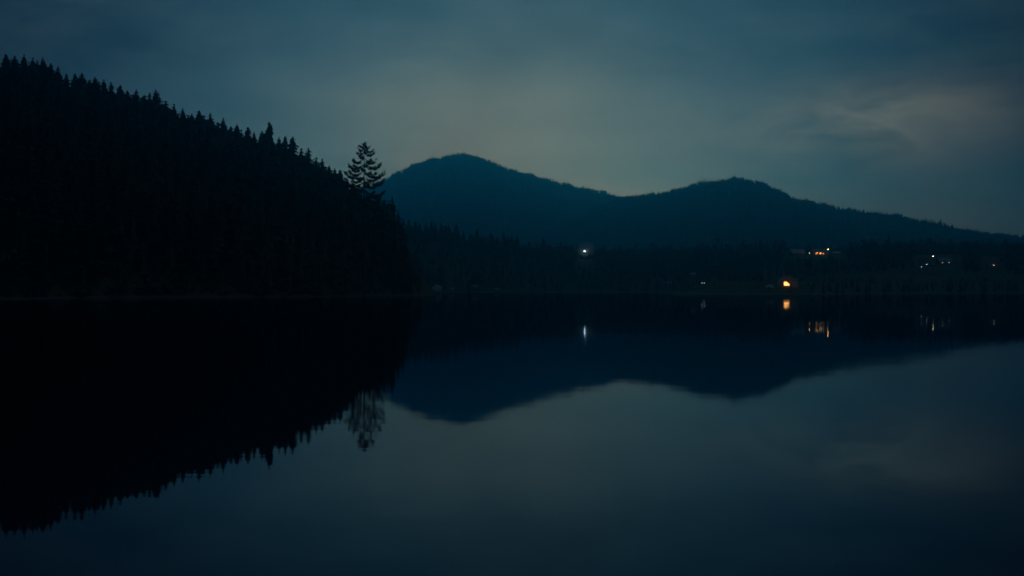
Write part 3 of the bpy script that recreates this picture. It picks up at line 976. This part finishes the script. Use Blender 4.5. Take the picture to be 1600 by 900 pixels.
fr.prism([(1.5, 1.28), (1.5, 1.42), (-.1, 2.5), (-.1, 2.36)], -.09, 0)
fr.build('window_frame', M['wood'], lit)
dk = MB().box(-3.4, 3.4, -3.2, -.05, -.35, -.2)
for xq in (-3.2, 0, 3.2):
    for yq in (-3.0, -.6):
        dk.box(xq - .12, xq + .12, yq - .12, yq + .12, -2.6, -.35)
dk.build('deck', M['wood'], t_)
tag(t_, 'boathouse on the shore with one large glowing amber gable window', 'boathouse')

# two low sheds with faint pale roofs on the point
for (px_, py_, w_, lab) in ((1046, 443, 4.6, 'low shed with a faint pale roof, farther from the boathouse'), (1088, 429, 6.5, 'wide shed with a faint pale roof just above the car headlights')):
    b_ = on_ground(px_, py_, 1.6, 500, 900)
    house('shed', b_[0], b_[1] + 2.5, R(-5), w_, 4, 1.7, 1.0, 'wood', 'roof_pale', lab, [(w_ * .2, .7, .6, .6, 'glass')], door=-w_ * .22, chimney=False, cat='shed')

# car with its headlights on
def car():
    p = on_ground(1097.7, 437, .66, 500, 720)
    x, y = p[0], p[1]
    z = gz(x, y)
    HOMES.append((x, y, 5))
    t_ = empty('parked_car', (x, y + 2.1, gz(x, y + 2.1)), R(8))
    prof = [(-2.08, .30), (2.05, .30), (2.12, .55), (2.05, .88), (1.2, .98), (.95, 1.0), (.25, 1.42), (-1.1, 1.46), (-1.85, 1.05), (-2.12, .95), (-2.15, .5)]
    b2 = MB(); n = len(prof)
    rows = []
    for w_, s in ((-.84, .97), (-.70, 1.0), (.70, 1.0), (.84, .97)):
        i = len(b2.v); rows.append(i)
        for (u, v) in prof:
            tuck = .80 if v > 1.2 else 1.0
            b2.v.append((w_ * tuck, -u * s, v))
    for a_, c_ in zip(rows, rows[1:]):
        for k_ in range(n):
            b2.f.append([a_ + k_, a_ + (k_ + 1) % n, c_ + (k_ + 1) % n, c_ + k_])
    b2.f.append([rows[0] + k_ for k_ in range(n)][::-1]); b2.f.append([rows[-1] + k_ for k_ in range(n)])
    b2.build('body', M['car_paint'], t_)
    MB().poly([(-.60, -1.00, 1.03), (.60, -1.00, 1.03), (.52, -.36, 1.40), (-.52, -.36, 1.40)]).build('windscreen', M['glass'], t_)
    for s in (-1, 1):
        MB().poly([(s * .85, -.75, 1.02), (s * .70, -.22, 1.36), (s * .70, 1.0, 1.38), (s * .85, 1.6, 1.04)][::s]).build('side_window', M['glass'], t_)
        MB().ball((s * .60, -2.06, .66), .135, 10, 7).build('headlight', M['head'], t_, True)
        MB().box(s * .98 - .1, s * .98 + .1, -.78, -.66, .98, 1.1).build('mirror', M['car_paint'], t_)
        for yy in (-1.30, 1.28):
            wv = MB().tube([(s * .66, yy, .32), (s * .86, yy, .32)], [.32, .32], 18).build('wheel', M['rubber'], t_)
            MB().tube([(s * .80, yy, .32), (s * .872, yy, .32)], [.19, .17], 12).build('rim', M['steel'], wv)
    MB().box(-.72, .72, -2.17, -2.06, .32, .50).build('bumper', M['rubber'], t_)
    tag(t_, 'parked car facing the lake with two small white headlights on', 'car')
car()

# pale stones on the far bank where the near slope ends
def boulder(px_, D, w_, h_, seed, label):
    x = (px_ - 800) / FPX * D
    r = np.random.default_rng(seed)
    m_ = MB().ball((0, 0, h_ * .25), 1, 12, 8)
    v = np.array(m_.v)
    v[:, 0] *= w_ / 2; v[:, 1] *= w_ / 2.4; v[:, 2] = v[:, 2] * h_ * .75
    v *= (1 + r.uniform(-.13, .13, (len(v), 1)))
    m_.v = [tuple(q) for q in v]
    o = m_.build('boulder', M['rock'])
    o.location = (x, D, gz(x, D))
    tag(o, label, 'boulder', 'pale boulders on the lake shore')
boulder(683, 752, 7, 3.4, 1, 'largest pale boulder on the bay shore beyond the near slope')
boulder(706, 770, 3.4, 1.8, 2, 'small pale boulder beside the largest boulder on the bay shore')
boulder(742, 782, 5.4, 1.3, 3, 'long flat pale boulder in the middle of the bay shore')
boulder(776, 790, 4.6, 1.1, 4, 'low pale boulder on the bay shore, farthest from the near slope')
boulder(1203, 533, 4.2, 1.5, 5, 'pale boulder on the point beside the boathouse')

# ------------------------------------------------------------------ the woods round the lake and on the hills
def low_right(P_, top):
    px_, py_ = pix(P_[:, 0], P_[:, 1], top)
    return ~((px_ < 640) & (P_[:, 1] < 620)) & (np.abs(px_ - 800) < 980)
P1 = grid_points(-480, 560, 480, 1060, 8.5, rng)
P1 = P1[(P1[:, 0] / P1[:, 1] > -.52) & (P1[:, 0] / P1[:, 1] < .55)]
wood('forest', P1, 8, 16, SMALL, 'dark wood on the far shore of the lake', extra=low_right)
P2 = grid_points(-1300, 1500, 1060, 2150, 15, rng)
P2 = P2[(np.abs(P2[:, 0] / P2[:, 1]) < .56)]
wood('forest', P2, 11, 19, TINY, 'dim forest on the rising land below the blue hills')
def crest(Q, n, back, fwd, bias):
    k = rng.integers(0, len(Q), n); fr = rng.random(n); k2 = np.minimum(k + 1, len(Q) - 1)
    c = Q[k, :2] * (1 - fr[:, None]) + Q[k2, :2] * fr[:, None]
    off = -back + (fwd + back) * rng.random(n) ** bias
    c[:, 1] -= off
    c[:, 0] -= off * c[:, 0] / c[:, 1] * .6
    return c
PA = np.concatenate([crest(FAR_A, 7000, 40, 950, 1.0), crest(FAR_A, 1700, 25, 45, 1.0)])
wood('forest', PA, 8, 22, TINY, 'forest covering the farthest blue rounded hill', fn=lambda p: .85 + .45 * wob(p, 90, 31))
PB = np.concatenate([crest(FAR_B, 8500, 40, 620, 1.0), crest(FAR_B, 2300, 25, 40, 1.0)])
PB = PB[np.abs(PB[:, 0] / PB[:, 1]) < .60]
wood('forest', PB, 7, 19, TINY, 'forest covering the dark blue hill with the long falling crest', fn=lambda p: .88 + .5 * wob(p, 70, 33))

# ------------------------------------------------------------------ the evening air
hz = MB().box(-2750, 3150, -560, 5250, -5.2, 520)
m = bpy.data.materials.new('evening_haze'); m.use_nodes = True
t = m.node_tree; t.nodes.clear()
pv = N(t, 'ShaderNodeVolumePrincipled')
pv.inputs['Color'].default_value = (*HAZE_COLOR, 1)
pv.inputs['Density'].default_value = HAZE_DENSITY
pv.inputs['Anisotropy'].default_value = HAZE_G
mo = N(t, 'ShaderNodeOutputMaterial')
L(t, pv.outputs[0], mo.inputs['Volume'])
o = hz.build('haze', m)
tag(o, 'thin blue evening haze over the lake and hills', 'haze', kind='stuff')

# scattering volumes added to give the two brightest lights a soft halo
def halo_mist(c, size, dens, label):
    m_ = bpy.data.materials.new('thin_halo_mist'); m_.use_nodes = True
    t_ = m_.node_tree; t_.nodes.clear()
    v_ = N(t_, 'ShaderNodeVolumePrincipled'); v_.inputs['Color'].default_value = (.85, .88, .9, 1)
    v_.inputs['Density'].default_value = dens; v_.inputs['Anisotropy'].default_value = .2
    o_ = N(t_, 'ShaderNodeOutputMaterial'); L(t_, v_.outputs[0], o_.inputs['Volume'])
    b2 = MB().ball((0, 0, 0), 1, 24, 14)
    b2.v = [tuple(np.array(p) * np.array(size)) for p in b2.v]
    ob = b2.build('halo_mist', m_, None, True); ob.location = c
    tag(ob, label, 'halo_mist', kind='stuff')
halo_mist((wp[0] + 1.5, wp[1] - 1.3, wp[2] + .3), (8.5, 7, 6.5), .026, 'added faint vapour giving the white street lamp its halo')
bh = bpy.data.objects['boathouse'].location
halo_mist((bh.x + .2, bh.y - 2.6, bh.z + 1.8), (5.5, 4.5, 4.2), .020, 'added faint vapour giving the boathouse window its halo')
